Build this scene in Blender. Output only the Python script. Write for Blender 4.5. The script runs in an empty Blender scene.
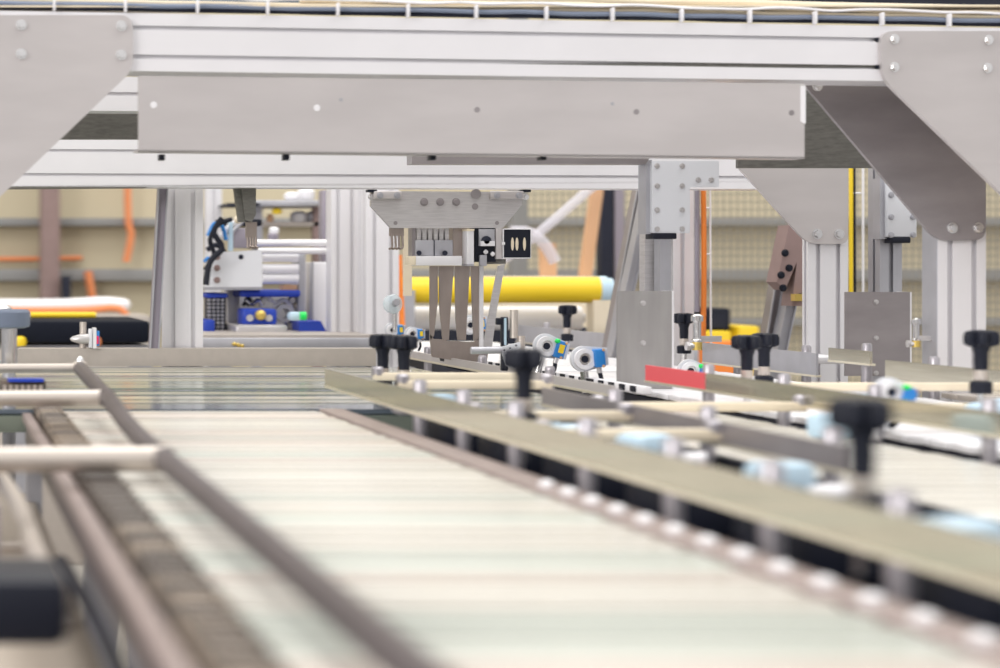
import bpy, bmesh, math, random
from mathutils import Vector, Matrix
random.seed(7)
SC = bpy.context.scene
COL = SC.collection
# ------------------------------------------------------------ camera, world, light
F = 2000.0; CZ = 1.15                       # focal length in pixels, eye height
cam = bpy.data.cameras.new('camera'); camo = bpy.data.objects.new('camera', cam); COL.objects.link(camo)
camo.location = (0, 0, CZ); camo.rotation_euler = (math.pi/2, 0, 0)
cam.sensor_width = 36; cam.sensor_fit = 'HORIZONTAL'; cam.lens = 72
cam.shift_x = 0.56; cam.shift_y = -0.064
cam.clip_start = 0.05; cam.clip_end = 100
cam.dof.use_dof = True; cam.dof.focus_distance = 3.6; cam.dof.aperture_fstop = 4.7; cam.dof.aperture_ratio = 0.68
SC.camera = camo
w = bpy.data.worlds.new('world'); SC.world = w; w.use_nodes = True
bg = w.node_tree.nodes['Background']; bg.inputs[1].default_value = 1.0
nt = w.node_tree; tc = nt.nodes.new('ShaderNodeTexCoord'); sx = nt.nodes.new('ShaderNodeSeparateXYZ'); rp = nt.nodes.new('ShaderNodeValToRGB')
nt.links.new(tc.outputs['Generated'], sx.inputs[0]); mr = nt.nodes.new('ShaderNodeMapRange'); mr.inputs[1].default_value = -1; nt.links.new(sx.outputs[2], mr.inputs[0])
nt.links.new(mr.outputs[0], rp.inputs[0]); nt.links.new(rp.outputs[0], bg.inputs[0])
E = rp.color_ramp.elements; E[0].position = .40; E[0].color = (.10, .095, .10, 1); E[1].position = .95; E[1].color = (1.15, 1.13, 1.10, 1)
for p_, c_ in ((.49, (.38, .37, .37, 1)), (.54, (.80, .79, .79, 1)), (.70, (1.05, 1.03, 1.01, 1))):
    e_ = E.new(p_); e_.color = c_
def area(name, loc, target, sx, sy, power, col):
    l = bpy.data.lights.new(name, 'AREA'); l.shape = 'RECTANGLE'; l.size = sx; l.size_y = sy; l.energy = power; l.color = col
    o = bpy.data.objects.new(name, l); COL.objects.link(o); o.location = loc
    o.rotation_euler = (Vector(target) - Vector(loc)).to_track_quat('-Z', 'Y').to_euler()
area('hall_skylight', (1.5, 3.0, 5.5), (1.2, 2.6, 1), 5, 3, 130, (1, 0.985, 0.95))
area('hall_window', (-4.5, -1.5, 3.2), (1.5, 3.5, 1.2), 3, 2.5, 230, (1, 0.96, 0.93))
area('far_hall_skylight', (2.5, 7.5, 5.5), (2.5, 9.0, 1), 7, 2, 140, (1, 0.97, 0.9))
SC.view_settings.view_transform = 'Standard'; SC.view_settings.look = 'None'
SC.view_settings.exposure = 0.1; SC.view_settings.gamma = 1; SC.view_settings.use_curve_mapping = False

# ------------------------------------------------------------ helpers
def P(px, py, d): return Vector(((px+60)*d/F, d, CZ+(270-py)*d/F))
def PT(px, py, y0, t):                      # a point on the plane Y = y0 + t*X (a gantry set slightly askew)
    d = y0/(1-t*(px+60)/F); return P(px, py, d)
def S(n, d): return n*d/F
def V(*a): return Vector(a)

def mat(name, col, rough=.5, metal=0., noise=0., scale=20., stretch=(1, 1, 1), col2=None, bump=0., trans=0., alpha=1., spec=.5):
    m = bpy.data.materials.new(name); m.use_nodes = True; nt = m.node_tree; b = nt.nodes['Principled BSDF']
    b.inputs['Base Color'].default_value = (*col, 1); b.inputs['Roughness'].default_value = rough; b.inputs['Metallic'].default_value = metal
    b.inputs['Specular IOR Level'].default_value = spec
    if trans: b.inputs['Transmission Weight'].default_value = trans
    if alpha < 1: b.inputs['Alpha'].default_value = alpha
    tc = nt.nodes.new('ShaderNodeTexCoord'); mp = nt.nodes.new('ShaderNodeMapping'); mp.inputs['Scale'].default_value = stretch
    nz = nt.nodes.new('ShaderNodeTexNoise'); nz.inputs['Scale'].default_value = scale; nz.inputs['Detail'].default_value = 5
    nt.links.new(tc.outputs['Object'], mp.inputs[0]); nt.links.new(mp.outputs[0], nz.inputs['Vector'])
    if noise or col2:
        mx = nt.nodes.new('ShaderNodeMix'); mx.data_type = 'RGBA'
        c2 = col2 if col2 else tuple(max(0, c*(1-noise)) for c in col)
        mx.inputs[6].default_value = (*col, 1); mx.inputs[7].default_value = (*c2, 1)
        rp = nt.nodes.new('ShaderNodeMapRange'); rp.inputs[1].default_value = .35; rp.inputs[2].default_value = .65
        nt.links.new(nz.outputs['Fac'], rp.inputs[0]); nt.links.new(rp.outputs[0], mx.inputs[0]); nt.links.new(mx.outputs[2], b.inputs['Base Color'])
    if bump:
        bp = nt.nodes.new('ShaderNodeBump'); bp.inputs['Strength'].default_value = bump; bp.inputs['Distance'].default_value = .002
        nt.links.new(nz.outputs['Fac'], bp.inputs['Height']); nt.links.new(bp.outputs[0], b.inputs['Normal'])
    return m
M = dict(
 alu=mat('anodised_aluminium', (.82, .81, .84), .38, .25, .04, 8, (1, 1, 1)),
 alud=mat('dull_aluminium', (.48, .48, .52), .4, .5, .15, 12),
 plate=mat('brushed_steel_sheet', (.60, .565, .565), .42, .45, .09, 5, (1, 1, 4), bump=.05),
 plated=mat('darker_rolled_steel', (.36, .33, .34), .4, .55, .2, 7, (1, 1, 3)),
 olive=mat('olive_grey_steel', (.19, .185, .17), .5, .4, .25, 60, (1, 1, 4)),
 brush=mat('machined_aluminium', (.62, .60, .605), .33, .55, .14, 30, (1, 1, 14)),
 midsteel=mat('mid_grey_steel_sheet', (.40, .385, .38), .36, .6, .14, 9, (5, 1, 1)), satin=mat('satin_steel', (.42, .40, .43), .34, .7), chrome=mat('chrome', (.78, .77, .77), .16, 1.),
 rail=mat('polished_rail_steel', (.58, .55, .45), .13, .8, .16, 14, (1, .6, 30)),
 railb=mat('rail_edge', (.80, .74, .60), .3, .6),
 black=mat('black_plastic', (.010, .012, .022), .5, spec=.25),
 rubber=mat('black_rubber_belt', (.008, .010, .018), .75, spec=.15),
 dark=mat('dark_machine_paint', (.02, .023, .04), .55, 0, .2, spec=.25),
 cream=mat('cream_cable_duct', (.80, .70, .54), .5, 0, .06, 30),
 white=mat('white_plastic', (.82, .81, .84), .4),
 whitec=mat('white_casting', (.70, .715, .76), .4, .1),
 blue=mat('blue_paint', (.012, .05, .42), .4), sblue=mat('sensor_blue', (.02, .22, .62), .4),
 bluecable=mat('blue_grey_cable', (.20, .24, .33), .45),
 lblue=mat('pale_blue_plastic', (.50, .66, .78), .4),
 yellow=mat('yellow_paint', (.88, .62, .02), .38), orange=mat('orange_hose', (.85, .23, .03), .45),
 dorange=mat('dull_orange_hose', (.78, .26, .10), .5), red=mat('red_tape', (.80, .10, .12), .4),
 green=mat('green_lamp_lens', (.01, .75, .12), .3),
 brown=mat('brown_column_paint', (.30, .21, .20), .6, 0, .1), wood=mat('pale_wood', (.72, .43, .25), .6, 0, .15, 10, (1, 1, .1)),
 wall=mat('beige_wall_panel', (.60, .53, .38), .7, 0, .08, 1.2), girt=mat('grey_girt', (.25, .25, .25), .6),
 floor=mat('grey_concrete_floor', (.38, .36, .33), .6, 0, .15, 3),
 slat=mat('cream_glazed_slat', (.66, .635, .58), .22, 0, .03, 3, (.3, 3, 1)),
 slatg=mat('pale_green_slat', (.57, .60, .55), .22, 0, .03, 3), slatp=mat('pale_pink_slat', (.62, .56, .51), .22, 0, .03, 3),
 tabg=mat('green_grey_strip', (.33, .38, .32), .16, .6), tabc=mat('cream_strip', (.66, .63, .53), .18, .5), tabb=mat('blue_grey_strip', (.20, .24, .30), .14, .6),  # strip tints include the dark reflections on the far bed
 chain=mat('oily_brown_chain', (.13, .10, .08), .45, .3, .4, 45, col2=(.04, .033, .03)),
 tan=mat('highlight_tan_chain', (.34, .27, .21), .4, .5, .5, 60), pink=mat('pinkish_side_rail', (.35, .28, .265), .45, .3, .15, 20), taupe=mat('taupe_end_bar', (.45, .405, .37), .55, .2, .06, 60),
 deck=mat('beige_machine_deck', (.50, .43, .36), .5, .2, .1, 6), tube=mat('brown_grey_tube', (.10, .082, .09), .42, .3, .2, 20),
 barst=mat('warm_steel_bar', (.60, .54, .49), .34, .6), clear=mat('clear_plastic', (.75, .86, .92), .15, 0, alpha=.5),
 hazy=mat('hazy_plastic_hose', (.80, .78, .86), .2, 0, alpha=.45), mesh=mat('fence_wire', (.26, .24, .21), .5), gold=mat('brass_knob', (.75, .55, .15), .3, .7), scarlet=mat('crimson_plastic', (.8, .02, .12), .4),
 violet=mat('violet_grey_tube', (.30, .27, .32), .4, .2), comb=mat('burnished_comb_steel', (.40, .34, .31), .3, .8, .2, 10, (3, 1, 1)),
)

class MB:
    def __init__(s): s.b = bmesh.new()
    def box(s, c, size, rot=None, bev=0.):
        g = bmesh.ops.create_cube(s.b, size=1); vs = g['verts']
        m = Matrix.Translation(c) @ (rot.to_4x4() if rot else Matrix()) @ Matrix.Diagonal((*size, 1))
        bmesh.ops.transform(s.b, matrix=m, verts=vs)
        if bev:
            es = list({e for v in vs for e in v.link_edges})
            bmesh.ops.bevel(s.b, geom=es, offset=min(bev, min(size)*.4), segments=2, profile=.5, affect='EDGES')
        return s
    def bb(s, x0, x1, y0, y1, z0, z1, bev=0.):
        return s.box(((x0+x1)/2, (y0+y1)/2, (z0+z1)/2), (abs(x1-x0), abs(y1-y0), abs(z1-z0)), None, bev)
    def pb(s, x0, y0, x1, y1, d, th, bev=0.):   # box seen as a rectangle in the photograph, front at distance d
        a = P(x0, y0, d); c = P(x1, y1, d); return s.bb(a.x, c.x, d, d+th, c.z, a.z, bev)
    def cyl(s, p0, p1, r, seg=20, r2=None):
        p0 = Vector(p0); p1 = Vector(p1); ax = p1-p0
        q = ax.to_track_quat('Z', 'Y').to_matrix().to_4x4()
        bmesh.ops.create_cone(s.b, cap_ends=True, segments=seg, radius1=r, radius2=r if r2 is None else r2, depth=ax.length, matrix=Matrix.Translation((p0+p1)/2) @ q)
        return s
    def tube(s, pts, r, seg=10, sub=6):
        pts = [Vector(p) for p in pts]
        if len(pts) > 2 and sub > 1:
            out = []
            for i in range(len(pts)-1):
                a = pts[max(0, i-1)]; b_ = pts[i]; c = pts[i+1]; d = pts[min(len(pts)-1, i+2)]
                for k in range(sub):
                    t = k/sub
                    out.append(.5*((2*b_)+(c-a)*t+(2*a-5*b_+4*c-d)*t*t+(3*b_-a-3*c+d)*t**3))
            pts = out+[pts[-1]]
        rings = []; up = None
        for i, p in enumerate(pts):
            t = (pts[min(i+1, len(pts)-1)]-pts[max(i-1, 0)]).normalized()
            if up is None: up = t.orthogonal().normalized()
            up = (up-t*up.dot(t)).normalized(); sd = t.cross(up)
            rings.append([s.b.verts.new(p+(up*math.cos(2*math.pi*k/seg)+sd*math.sin(2*math.pi*k/seg))*r) for k in range(seg)])
        for a, b_ in zip(rings, rings[1:]):
            for k in range(seg): s.b.faces.new((a[k], a[(k+1) % seg], b_[(k+1) % seg], b_[k]))
        s.b.faces.new(rings[0][::-1]); s.b.faces.new(rings[-1]); return s
    def prism(s, pts, vec):
        a = [s.b.verts.new(p) for p in pts]; b_ = [s.b.verts.new(Vector(p)+vec) for p in pts]; n = len(a)
        s.b.faces.new(a); s.b.faces.new(b_[::-1])
        for i in range(n): s.b.faces.new((a[i], b_[i], b_[(i+1) % n], a[(i+1) % n]))
        return s
    def lathe(s, o, prof, seg=24, ax=None):
        m = Matrix.Translation(o) @ ((Vector(ax).to_track_quat('Z', 'Y').to_matrix().to_4x4()) if ax else Matrix())
        rings = [[s.b.verts.new(m @ V(r*math.cos(2*math.pi*k/seg), r*math.sin(2*math.pi*k/seg), z)) for k in range(seg)] for r, z in prof]
        for a, b_ in zip(rings, rings[1:]):
            for k in range(seg): s.b.faces.new((a[k], a[(k+1) % seg], b_[(k+1) % seg], b_[k]))
        s.b.faces.new(rings[0][::-1]); s.b.faces.new(rings[-1]); return s
    def ring(s, o, ax, r0, r1, th, seg=28):   # a washer
        return s.lathe(o, [(r0, 0), (r1, 0), (r1, th), (r0, th), (r0, 0)], seg, ax) if False else s._ring(o, ax, r0, r1, th, seg)
    def _ring(s, o, ax, r0, r1, th, seg):
        m = Matrix.Translation(o) @ Vector(ax).to_track_quat('Z', 'Y').to_matrix().to_4x4()
        rr = [[s.b.verts.new(m @ V(r*math.cos(2*math.pi*k/seg), r*math.sin(2*math.pi*k/seg), z)) for k in range(seg)] for r, z in [(r0, 0), (r1, 0), (r1, th), (r0, th)]]
        for i in range(4):
            a = rr[i]; b_ = rr[(i+1) % 4]
            for k in range(seg): s.b.faces.new((a[k], a[(k+1) % seg], b_[(k+1) % seg], b_[k]))
        return s
    def build(s, name, m, parent=None, smooth=True, label=None):
        bmesh.ops.recalc_face_normals(s.b, faces=s.b.faces)
        if parent is not None: off = WORLD[parent.name]
        else:
            vs = s.b.verts; off = V((min(v.co.x for v in vs)+max(v.co.x for v in vs))/2, (min(v.co.y for v in vs)+max(v.co.y for v in vs))/2, min(v.co.z for v in vs))
        for v in s.b.verts: v.co -= off
        me = bpy.data.meshes.new(name); s.b.to_mesh(me); s.b.free(); me.materials.append(m)
        if smooth:
            for p in me.polygons: p.use_smooth = True
            me.set_sharp_from_angle(angle=math.radians(35))
        o = bpy.data.objects.new(name, me); COL.objects.link(o)
        WORLD[o.name] = off.copy()
        if parent is not None: o.parent = parent
        else: o.location = off
        if label: o['label'] = label
        return o
WORLD = {}
def thing(name, label, cat, loc, group=None):
    o = bpy.data.objects.new(name, None); COL.objects.link(o); o.location = loc; o.empty_display_size = .05
    o['label'] = label; o['category'] = cat
    if group: o['group'] = group
    WORLD[o.name] = Vector(loc); return o
def tag(o, label, cat, group=None):
    o['label'] = label; o['category'] = cat
    if group: o['group'] = group
    return o
def struct(o): o['kind'] = 'structure'; return o
def dup(root, loc, label, rz=0., scale=None):
    def cp(o, par):
        c = o.copy(); COL.objects.link(c)
        if par: c.parent = par
        for ch in o.children: cp(ch, c)
        return c
    r = cp(root, None); r.location = loc; r['label'] = label; r.rotation_euler = (0, 0, rz)
    if scale: r.scale = (scale,)*3
    return r
def section(W, H, sl=.008, dp=.007):          # T-slot profile outline, centred
    pts = []
    def side(p, q, n_in, n):
        p = Vector(p); q = Vector(q); u = (q-p).normalized(); L = (q-p).length; n_in = Vector(n_in)
        pts.append(p)
        for i in range(n):
            c = p+u*(L*(2*i+1)/(2*n))
            pts.extend([c-u*sl/2, c-u*sl/2+n_in*dp*.35, c-u*sl*.95+n_in*dp*.5, c-u*sl*.95+n_in*dp, c+u*sl*.95+n_in*dp, c+u*sl*.95+n_in*dp*.5, c+u*sl/2+n_in*dp*.35, c+u*sl/2])
    nw = max(1, round(W/.042)); nh = max(1, round(H/.042))
    side((-W/2, -H/2), (W/2, -H/2), (0, 1), nw); side((W/2, -H/2), (W/2, H/2), (-1, 0), nh)
    side((W/2, H/2), (-W/2, H/2), (0, -1), nw); side((-W/2, H/2), (-W/2, -H/2), (1, 0), nh)
    return pts
def extrusion(mb, p0, p1, a, W, H, sl=.008):            # profile from p0 to p1, its width along a
    p0 = Vector(p0); p1 = Vector(p1); t = (p1-p0).normalized(); a = Vector(a); a = (a-t*a.dot(t)).normalized(); b_ = t.cross(a)
    mb.prism([p0+a*q.x+b_*q.y for q in section(W, H, sl)], p1-p0)
def rounded(pts, rs, n=5):                     # 2D polygon with rounded corners
    out = []; N = len(pts)
    for i in range(N):
        p = Vector(pts[i]); a = Vector(pts[i-1]); b_ = Vector(pts[(i+1) % N]); r = rs[i] if isinstance(rs, (list, tuple)) else rs
        if r <= 0: out.append(p); continue
        q0 = p+(a-p).normalized()*r; q1 = p+(b_-p).normalized()*r
        for k in range(n+1):
            t = k/n; out.append(q0*(1-t)**2+p*2*t*(1-t)+q1*t*t)
    return out
def bolt(p, n, r, parent, m='chrome', name='bolt'):
    mb = MB(); n = Vector(n).normalized(); p = Vector(p)
    mb.cyl(p-n*.001, p+n*.0015, r*1.25, 20); mb.cyl(p+n*.0015, p+n*r*.9, r, 6 if m == 'hex' else 18, r*.88)
    mb.cyl(p+n*r*.9, p+n*(r*.9+.0006), r*.45, 6)
    return mb.build(name, M['chrome' if m == 'hex' else m], parent)
def hole(p, n, r, parent, m='dark'):
    mb = MB(); n = Vector(n).normalized(); p = Vector(p); mb.cyl(p-n*.002, p+n*.0006, r, 20); return mb.build('hole', M[m], parent)

# ------------------------------------------------------------ the hall
struct(MB().bb(-4, 10, -2, 10.2, -.1, 0).build('floor', M['floor']))
mb = MB()
mb.bb(-4, 10, 10, 10.2, 0, 6)
struct(mb.build('wall_back', M['wall']))
for n, (y0, y1) in enumerate(((218, 226), (269, 281), (318, 326))):
    a = P(0, y0, 9.9).z; b_ = P(0, y1, 9.9).z
    struct(MB().bb(-4, 10, 9.9, 9.99, b_, a, .005).build('trim_%d' % (n+1), M['girt']))
tag(MB().bb(P(41, 0, 9.7).x, P(60, 0, 9.7).x, 9.7, 9.89, 0, 5.5, .01).build('steel_column', M['brown']), 'brown painted steel column standing against the beige wall at far left', 'column')
tag(MB().bb(P(62, 0, 9.6).x, P(71, 0, 9.6).x, 9.6, 9.69, 0, P(0, 276, 9.6).z).build('pallet_post', M['dark']), 'short dark post beside the brown column', 'post')

# hoses and pipes on the wall, left
D = 9.86
tag(MB().tube([P(127, 120, D), P(128, 215, D), P(131, 235, D), P(126, 262, D)], S(3.6, D)).build('hanging_hose', M['dorange']), 'orange hose hanging down the beige wall, left of the white post', 'hose')
tag(MB().tube([P(-20, 259, D+.1), P(30, 259, D+.1), P(82, 258, D+.1)], S(2.5, D)).build('wall_pipe', M['dorange']), 'thin orange pipe running level along the wall behind the brown column', 'pipe')
tag(MB().tube([P(88, 271, D), P(90, 285, D), P(93, 303, D)], S(4, D)).build('short_hose', M['dorange']), 'short orange hose dropping from the grey girt beside the brown column', 'hose')
D = 8.0
r = thing('plastic_pipe', 'long white pipe with rounded end lying above the black conveyor', 'pipe', P(60, 320, D))
MB().tube([P(-30, 306, D), P(60, 306, D), P(100, 304, D), P(118, 305, D)], S(7.5, D), 14).build('pipe_body', M['white'], r)
MB().lathe(P(116, 305, D), [(S(7.5, D), 0), (S(7, D), .03), (S(5, D), .05), (.001, .06)], 16, (1, 0, 0)).build('end_cap', M['white'], r)
tag(MB().tube([P(-30, 311, D-.1), P(80, 310, D-.1), P(112, 308, D-.1), P(124, 312, D-.1), P(129, 326, D-.1)], S(3.4, D)).build('curved_hose', M['dorange']), 'orange hose curving down over the end of the white pipe', 'hose')
tag(MB().tube([P(30, 315, 5.55), P(60, 315, 5.55), P(96, 315, 5.55)], S(3, 5.55)).build('yellow_bar', M['yellow']), 'dull yellow bar just above the black conveyor at left', 'bar')
tag(MB().bb(P(-40,0,7.8).x, P(150,0,7.8).x, 7.8, 8.2, 0, P(0,313.8,8).z, .01).build('low_cabinet', M['taupe']), 'low taupe cabinet under the long white pipe at left', 'cabinet')
r = thing('side_conveyor', 'black rubber side conveyor behind the end bar at far left', 'conveyor', P(80, 345, 5.2))
MB().pb(-40, 321, 150, 343, 5.2, .5, .01).build('belt', M['rubber'], r)
MB().pb(-40, 345, 150, 349, 5.25, .4).build('frame', M['alud'], r)
for x in (10, 130): MB().bb(P(x, 0, 5.3).x, P(x, 0, 5.3).x+.06, 5.3, 5.36, 0, P(0, 346, 5.25).z).build('leg', M['alud'], r)
for x, c, m in ((20, 'yellow cap', 'yellow'), (95, 'orange plug', 'dorange')):
    MB().lathe(P(x, 346, 5.2), [(S(6, 5.2), 0), (S(7, 5.2), .01), (S(6, 5.2), .02), (S(3, 5.2), .026)], 16).build('end_cap', M[m], r, True, c)

# ------------------------------------------------------------ gantry, front
T = .133; Y0 = 2.8
gu = V(1, T, 0).normalized(); gn = V(T, -1, 0).normalized()
def GT(px, py, off=0.): return PT(px, py, Y0-off, T)
r = thing('gantry_beam', 'white front gantry beam of slotted aluminium profile across the top', 'beam', GT(500, 75))
a = GT(-150, 0); z0, z1 = GT(135, 71).z, GT(135, 13).z; H = z1-z0; W = .08
c0 = GT(-200, 0); c0.z = (z0+z1)/2; c1 = GT(1150, 0); c1.z = c0.z
mb = MB(); extrusion(mb, c0-gn*W/2, c1-gn*W/2, V(0, 0, 1), H, W, .006); mb.build('profile', M['alu'], r)
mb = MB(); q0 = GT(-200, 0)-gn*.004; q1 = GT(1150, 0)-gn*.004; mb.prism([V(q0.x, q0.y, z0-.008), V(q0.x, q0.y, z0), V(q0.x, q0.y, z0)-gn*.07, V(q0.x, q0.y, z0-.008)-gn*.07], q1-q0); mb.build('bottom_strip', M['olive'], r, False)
for y in (40, 67):
    p = GT(878, y, .0); MB().box(p-gn*.001, (.006, .006, .006)).build('slot_cap', M['black'], r)

# gusset plates (front)
def gusset(name, label, pts, rs, fn, th, n, bolts, m='plate', br=.006):
    q = [fn(p[0], p[1]) for p in rounded(pts, rs)]
    c = sum(q, V(0, 0, 0))/len(q); zmin = min(p.z for p in q)
    r = thing(name, label, 'bracket', (c.x, c.y, zmin))
    MB().prism(q, -n*th).build('plate', M[m], r, False)
    for b in bolts: bolt(fn(*b)+n*.0005, n, br, r, 'hex')
    return r
gusset('gusset_plate', 'large triangular steel gusset with four bolts at top left of front gantry', [(-120, 15), (133, 15), (133, 70), (0, 197), (-120, 300)], [0, 14, 12, 10, 0], lambda x, y: GT(x, y, .008), .008, gn, [(21, 25), (121, 26), (21, 54), (121, 55)])
gusset('gusset_plate', 'large triangular steel gusset with four bolts at top right of front gantry', [(880, 31), (1110, 31), (1110, 330), (1002, 194), (882, 78)], [14, 0, 0, 0, 16], lambda x, y: GT(x, y, .008), .008, gn, [(894, 39), (988, 40), (894, 67), (987, 68)])
# wide sheet
r = thing('guard_sheet', 'wide brushed steel sheet hanging below the front gantry beam', 'panel', GT(470, 157))
q = [GT(138, 76), GT(803, 84), GT(803, 159), GT(138, 152)]
MB().prism([p+gn*.004 for p in q], -gn*.004).build('sheet', M['plate'], r, False)
MB().prism([q[3]+gn*.004, q[2]+gn*.004, q[2]-gn*.03, q[3]-gn*.03], V(0, 0, .003)).build('folded_lip', M['plate'], r, False)
for x, y, m, rr in ((153, 105, 'white', .0048), (316, 108, 'white', .0048), (340, 100, 'alud', .0026), (476, 110, 'plated', .0042), (611, 104, 'alud', .0026), (635, 112, 'plated', .0042), (790, 113, 'plated', .0042)):
    hole(GT(x, y)+gn*.004, gn, rr, r, m)
MB().prism([GT(799, 86)+gn*.0046, GT(804, 86)+gn*.0046, GT(804, 124)+gn*.0046, GT(799, 122)+gn*.0046], -gn*.006).build('tape_strip', M['white'], r, False)
for x in (163, 288, 435, 546):
    p = GT(x, 154); MB().box((p.x, p.y+.02, p.z-.004), (.008, .02, .008)).build('clip', M['black'], r)

# cable duct with cables over the front beam
r = thing('cable_tray', 'cream cable tray with bundled cables lying on top of the front beam', 'cable tray', GT(500, 20))
def band(name, m, y, rr, off, wob=0., x0=-150, x1=1120, par=r):
    pts = []
    for i in range(33):
        px = x0+(x1-x0)*i/32; p = GT(135, y, off); q = GT(px, 0, off)
        pts.append(V(q.x, q.y, p.z+random.uniform(-wob, wob)))
    return MB().tube(pts, rr, 8, 3).build(name, M[m], par)
band('cable', 'cream', 2.0, .0034, -.012, .0006); band('cable', 'bluecable', 5.5, .0036, -.004, .0012); band('cable', 'dark', 9, .0036, -.010, .0006)
band('cable', 'bluecable', -1.5, .0036, -.02, .001); band('cable', 'cream', -3, .0036, -.012, .001, 300); band('cable', 'cream', -8, .005, -.03, .001); band('cable', 'white', -3, .002, .0, .002, 200)
q0 = GT(-150, 0); q1 = GT(1120, 0); zt = GT(135, 12).z
mb = MB(); mb.prism([V(q0.x, q0.y, zt)-gn*.001, V(q0.x, q0.y, zt+.0025)-gn*.001, V(q0.x, q0.y, zt+.0025)-gn*.07, V(q0.x, q0.y, zt)-gn*.07], q1-q0); mb.build('tray_floor', M['cream'], r, False)
mb = MB(); mb.prism([V(q0.x, q0.y, zt)-gn*.06, V(q0.x, q0.y, zt+.02)-gn*.06, V(q0.x, q0.y, zt+.02)-gn*.064, V(q0.x, q0.y, zt)-gn*.064], q1-q0); mb.build('tray_back', M['dark'], r, False)
for x in (-14, 54, 125, 197, 267, 337, 407, 475, 545, 611, 680, 748, 813, 880, 947, 1012):
    p = GT(x, 0, .0); MB().box((p.x, p.y-.006, zt+.008), (.0035, .012, .019), None, .001).build('cable_tie', M['white'], r)
r = thing('overhead_duct', 'dark grey green duct above the cable tray at top right', 'duct', GT(900, 4))
p0 = GT(740, 3, -.1); p1 = GT(1120, 3, -.1); p0.z = p1.z = GT(900, 3.5, -.1).z
MB().prism([p0, p0+V(0, 0, .05), p0+V(0, .08, .05), p0+V(0, .08, 0)], p1-p0).build('duct_body', M['dark'], r, False)
MB().prism([p0+V(0, -.004, .012), p0+V(0, -.004, .018), p0+V(0, 0, .018), p0+V(0, 0, .012)], p1-p0).build('rib', M['alud'], r, False)

# ------------------------------------------------------------ gantry, behind
T2 = .08
def G2(px, py, y0=3.85): return PT(px, py, y0, T2)
gu2 = V(1, T2, 0).normalized(); gn2 = V(T2, -1, 0).normalized()
def beam(name, label, x0, x1, yt, yb, y0, depth=.08, m='alu', sl=.006):
    a = G2(x0, 0, y0); b_ = G2(x1, 0, y0); xm = 135; z1 = G2(xm, yt, y0).z; z0 = G2(xm, yb, y0).z
    a.z = b_.z = (z0+z1)/2
    mb = MB(); extrusion(mb, a-gn2*depth/2, b_-gn2*depth/2, V(0, 0, 1), z1-z0, depth, sl)
    r = thing(name, label, 'beam', ((a.x+b_.x)/2, (a.y+b_.y)/2, z0)); mb.build('profile', M[m], r); return r
r = beam('cross_beam', 'white slotted cross beam spanning behind and below the steel sheet', -60, 770, 139, 187, 3.85)
mb = MB(); a = G2(-60, 0); b_ = G2(770, 0); z = G2(135, 187.2).z
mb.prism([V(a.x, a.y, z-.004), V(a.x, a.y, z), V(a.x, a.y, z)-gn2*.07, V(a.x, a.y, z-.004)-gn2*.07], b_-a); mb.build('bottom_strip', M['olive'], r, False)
beam('upper_beam', 'white slotted beam glimpsed between left gusset and steel sheet', 20, 220, 77, 111, 3.3, .06)
tag(MB().prism([G2(20, 111, 3.4), G2(215, 111, 3.4), G2(215, 139, 3.4), G2(20, 139, 3.4)], V(0, .02, 0)).build('web_plate', M['olive'], None, False), 'dark olive plate filling the gap between the two rear beams at left', 'plate')
tag(MB().prism([G2(412, 154, 3.5), G2(652, 154, 3.5), G2(646, 164, 3.5), G2(412, 164, 3.5)], V(0, .04, 0)).build('slide_rail', M['plated'], None, False), 'dark grey slide rail under the steel sheet before the cross beam', 'rail')
# panel behind the right gussets, its shadow put into the dark colour
tag(MB().prism([P(738, 80, 3.45), P(870, 80, 3.45), P(905, 168, 3.45), P(738, 168, 3.45)], V(0, .01, 0)).build('shaded_plate', M['olive'], None, False), 'steel plate behind the right gussets, shadow painted in as dark olive', 'plate')

yn = V(0, -1, 0)
gusset('gusset_plate', 'dark steel gusset on the right post, second behind the large front one', [(803, 83), (1000, 83), (986, 150), (986, 240), (937, 241)], [0, 0, 0, 12, 14], lambda x, y: P(x, y, 3.12), .008, yn, [(952, 228), (978, 228), (817, 86)], 'plated', .0068)
gusset('gusset_plate', 'pale steel gusset with two bolts on the post between the hanging plates', [(738, 167), (848, 167), (848, 244), (808, 244)], [0, 0, 8, 12], lambda x, y: P(x, y, 3.75), .008, yn, [(817, 234), (839, 234)], 'plate', .0075)

# posts
def post(name, label, x0, x1, ytop, d, depth=.08, m='alu', zb=0., cat='post'):
    a = P(x0, ytop, d); b_ = P(x1, ytop, d); c = V((a.x+b_.x)/2, d+depth/2, 0)
    r = thing(name, label, cat, (c.x, c.y, zb))
    mb = MB(); extrusion(mb, V(c.x, c.y, zb), V(c.x, c.y, a.z), V(1, 0, 0), b_.x-a.x, depth, .0085); mb.build('profile', M[m], r)
    MB().bb(a.x-.01, b_.x+.01, d-.01, d+depth+.01, zb, zb+.012).build('foot_plate', M['alud'], r)
    return r
post('upright_post', 'white slotted upright post under the cross beam, left of the blue machine', 163, 203, 186, 4.02, .025)
post('upright_post', 'white slotted upright post at right edge of the blue machine', 331, 359, 150, 4.75, .06)
post('upright_post', 'white slotted upright post behind left end of the gripper plate', 366, 399, 150, 4.6, .09)
post('upright_post', 'white slotted post behind the bolted carriage plate beside the orange cable', 671, 694, 150, 4.2, .06)
post('upright_post', 'white slotted post carrying the pale gusset', 808, 848, 167, 3.76, .025)
PE = post('upright_post', 'broad white slotted post carrying the dark gusset at right', 938, 986, 100, 3.13, .05)
MB().bb(P(938, 0, 3.13).x-.0015, P(938, 0, 3.13).x, 3.132, 3.178, 0, P(938, 200, 3.13).z).build('shaded_side', M['alud'], PE, False)  # grey sheet added to darken the post's left side like shade
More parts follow.
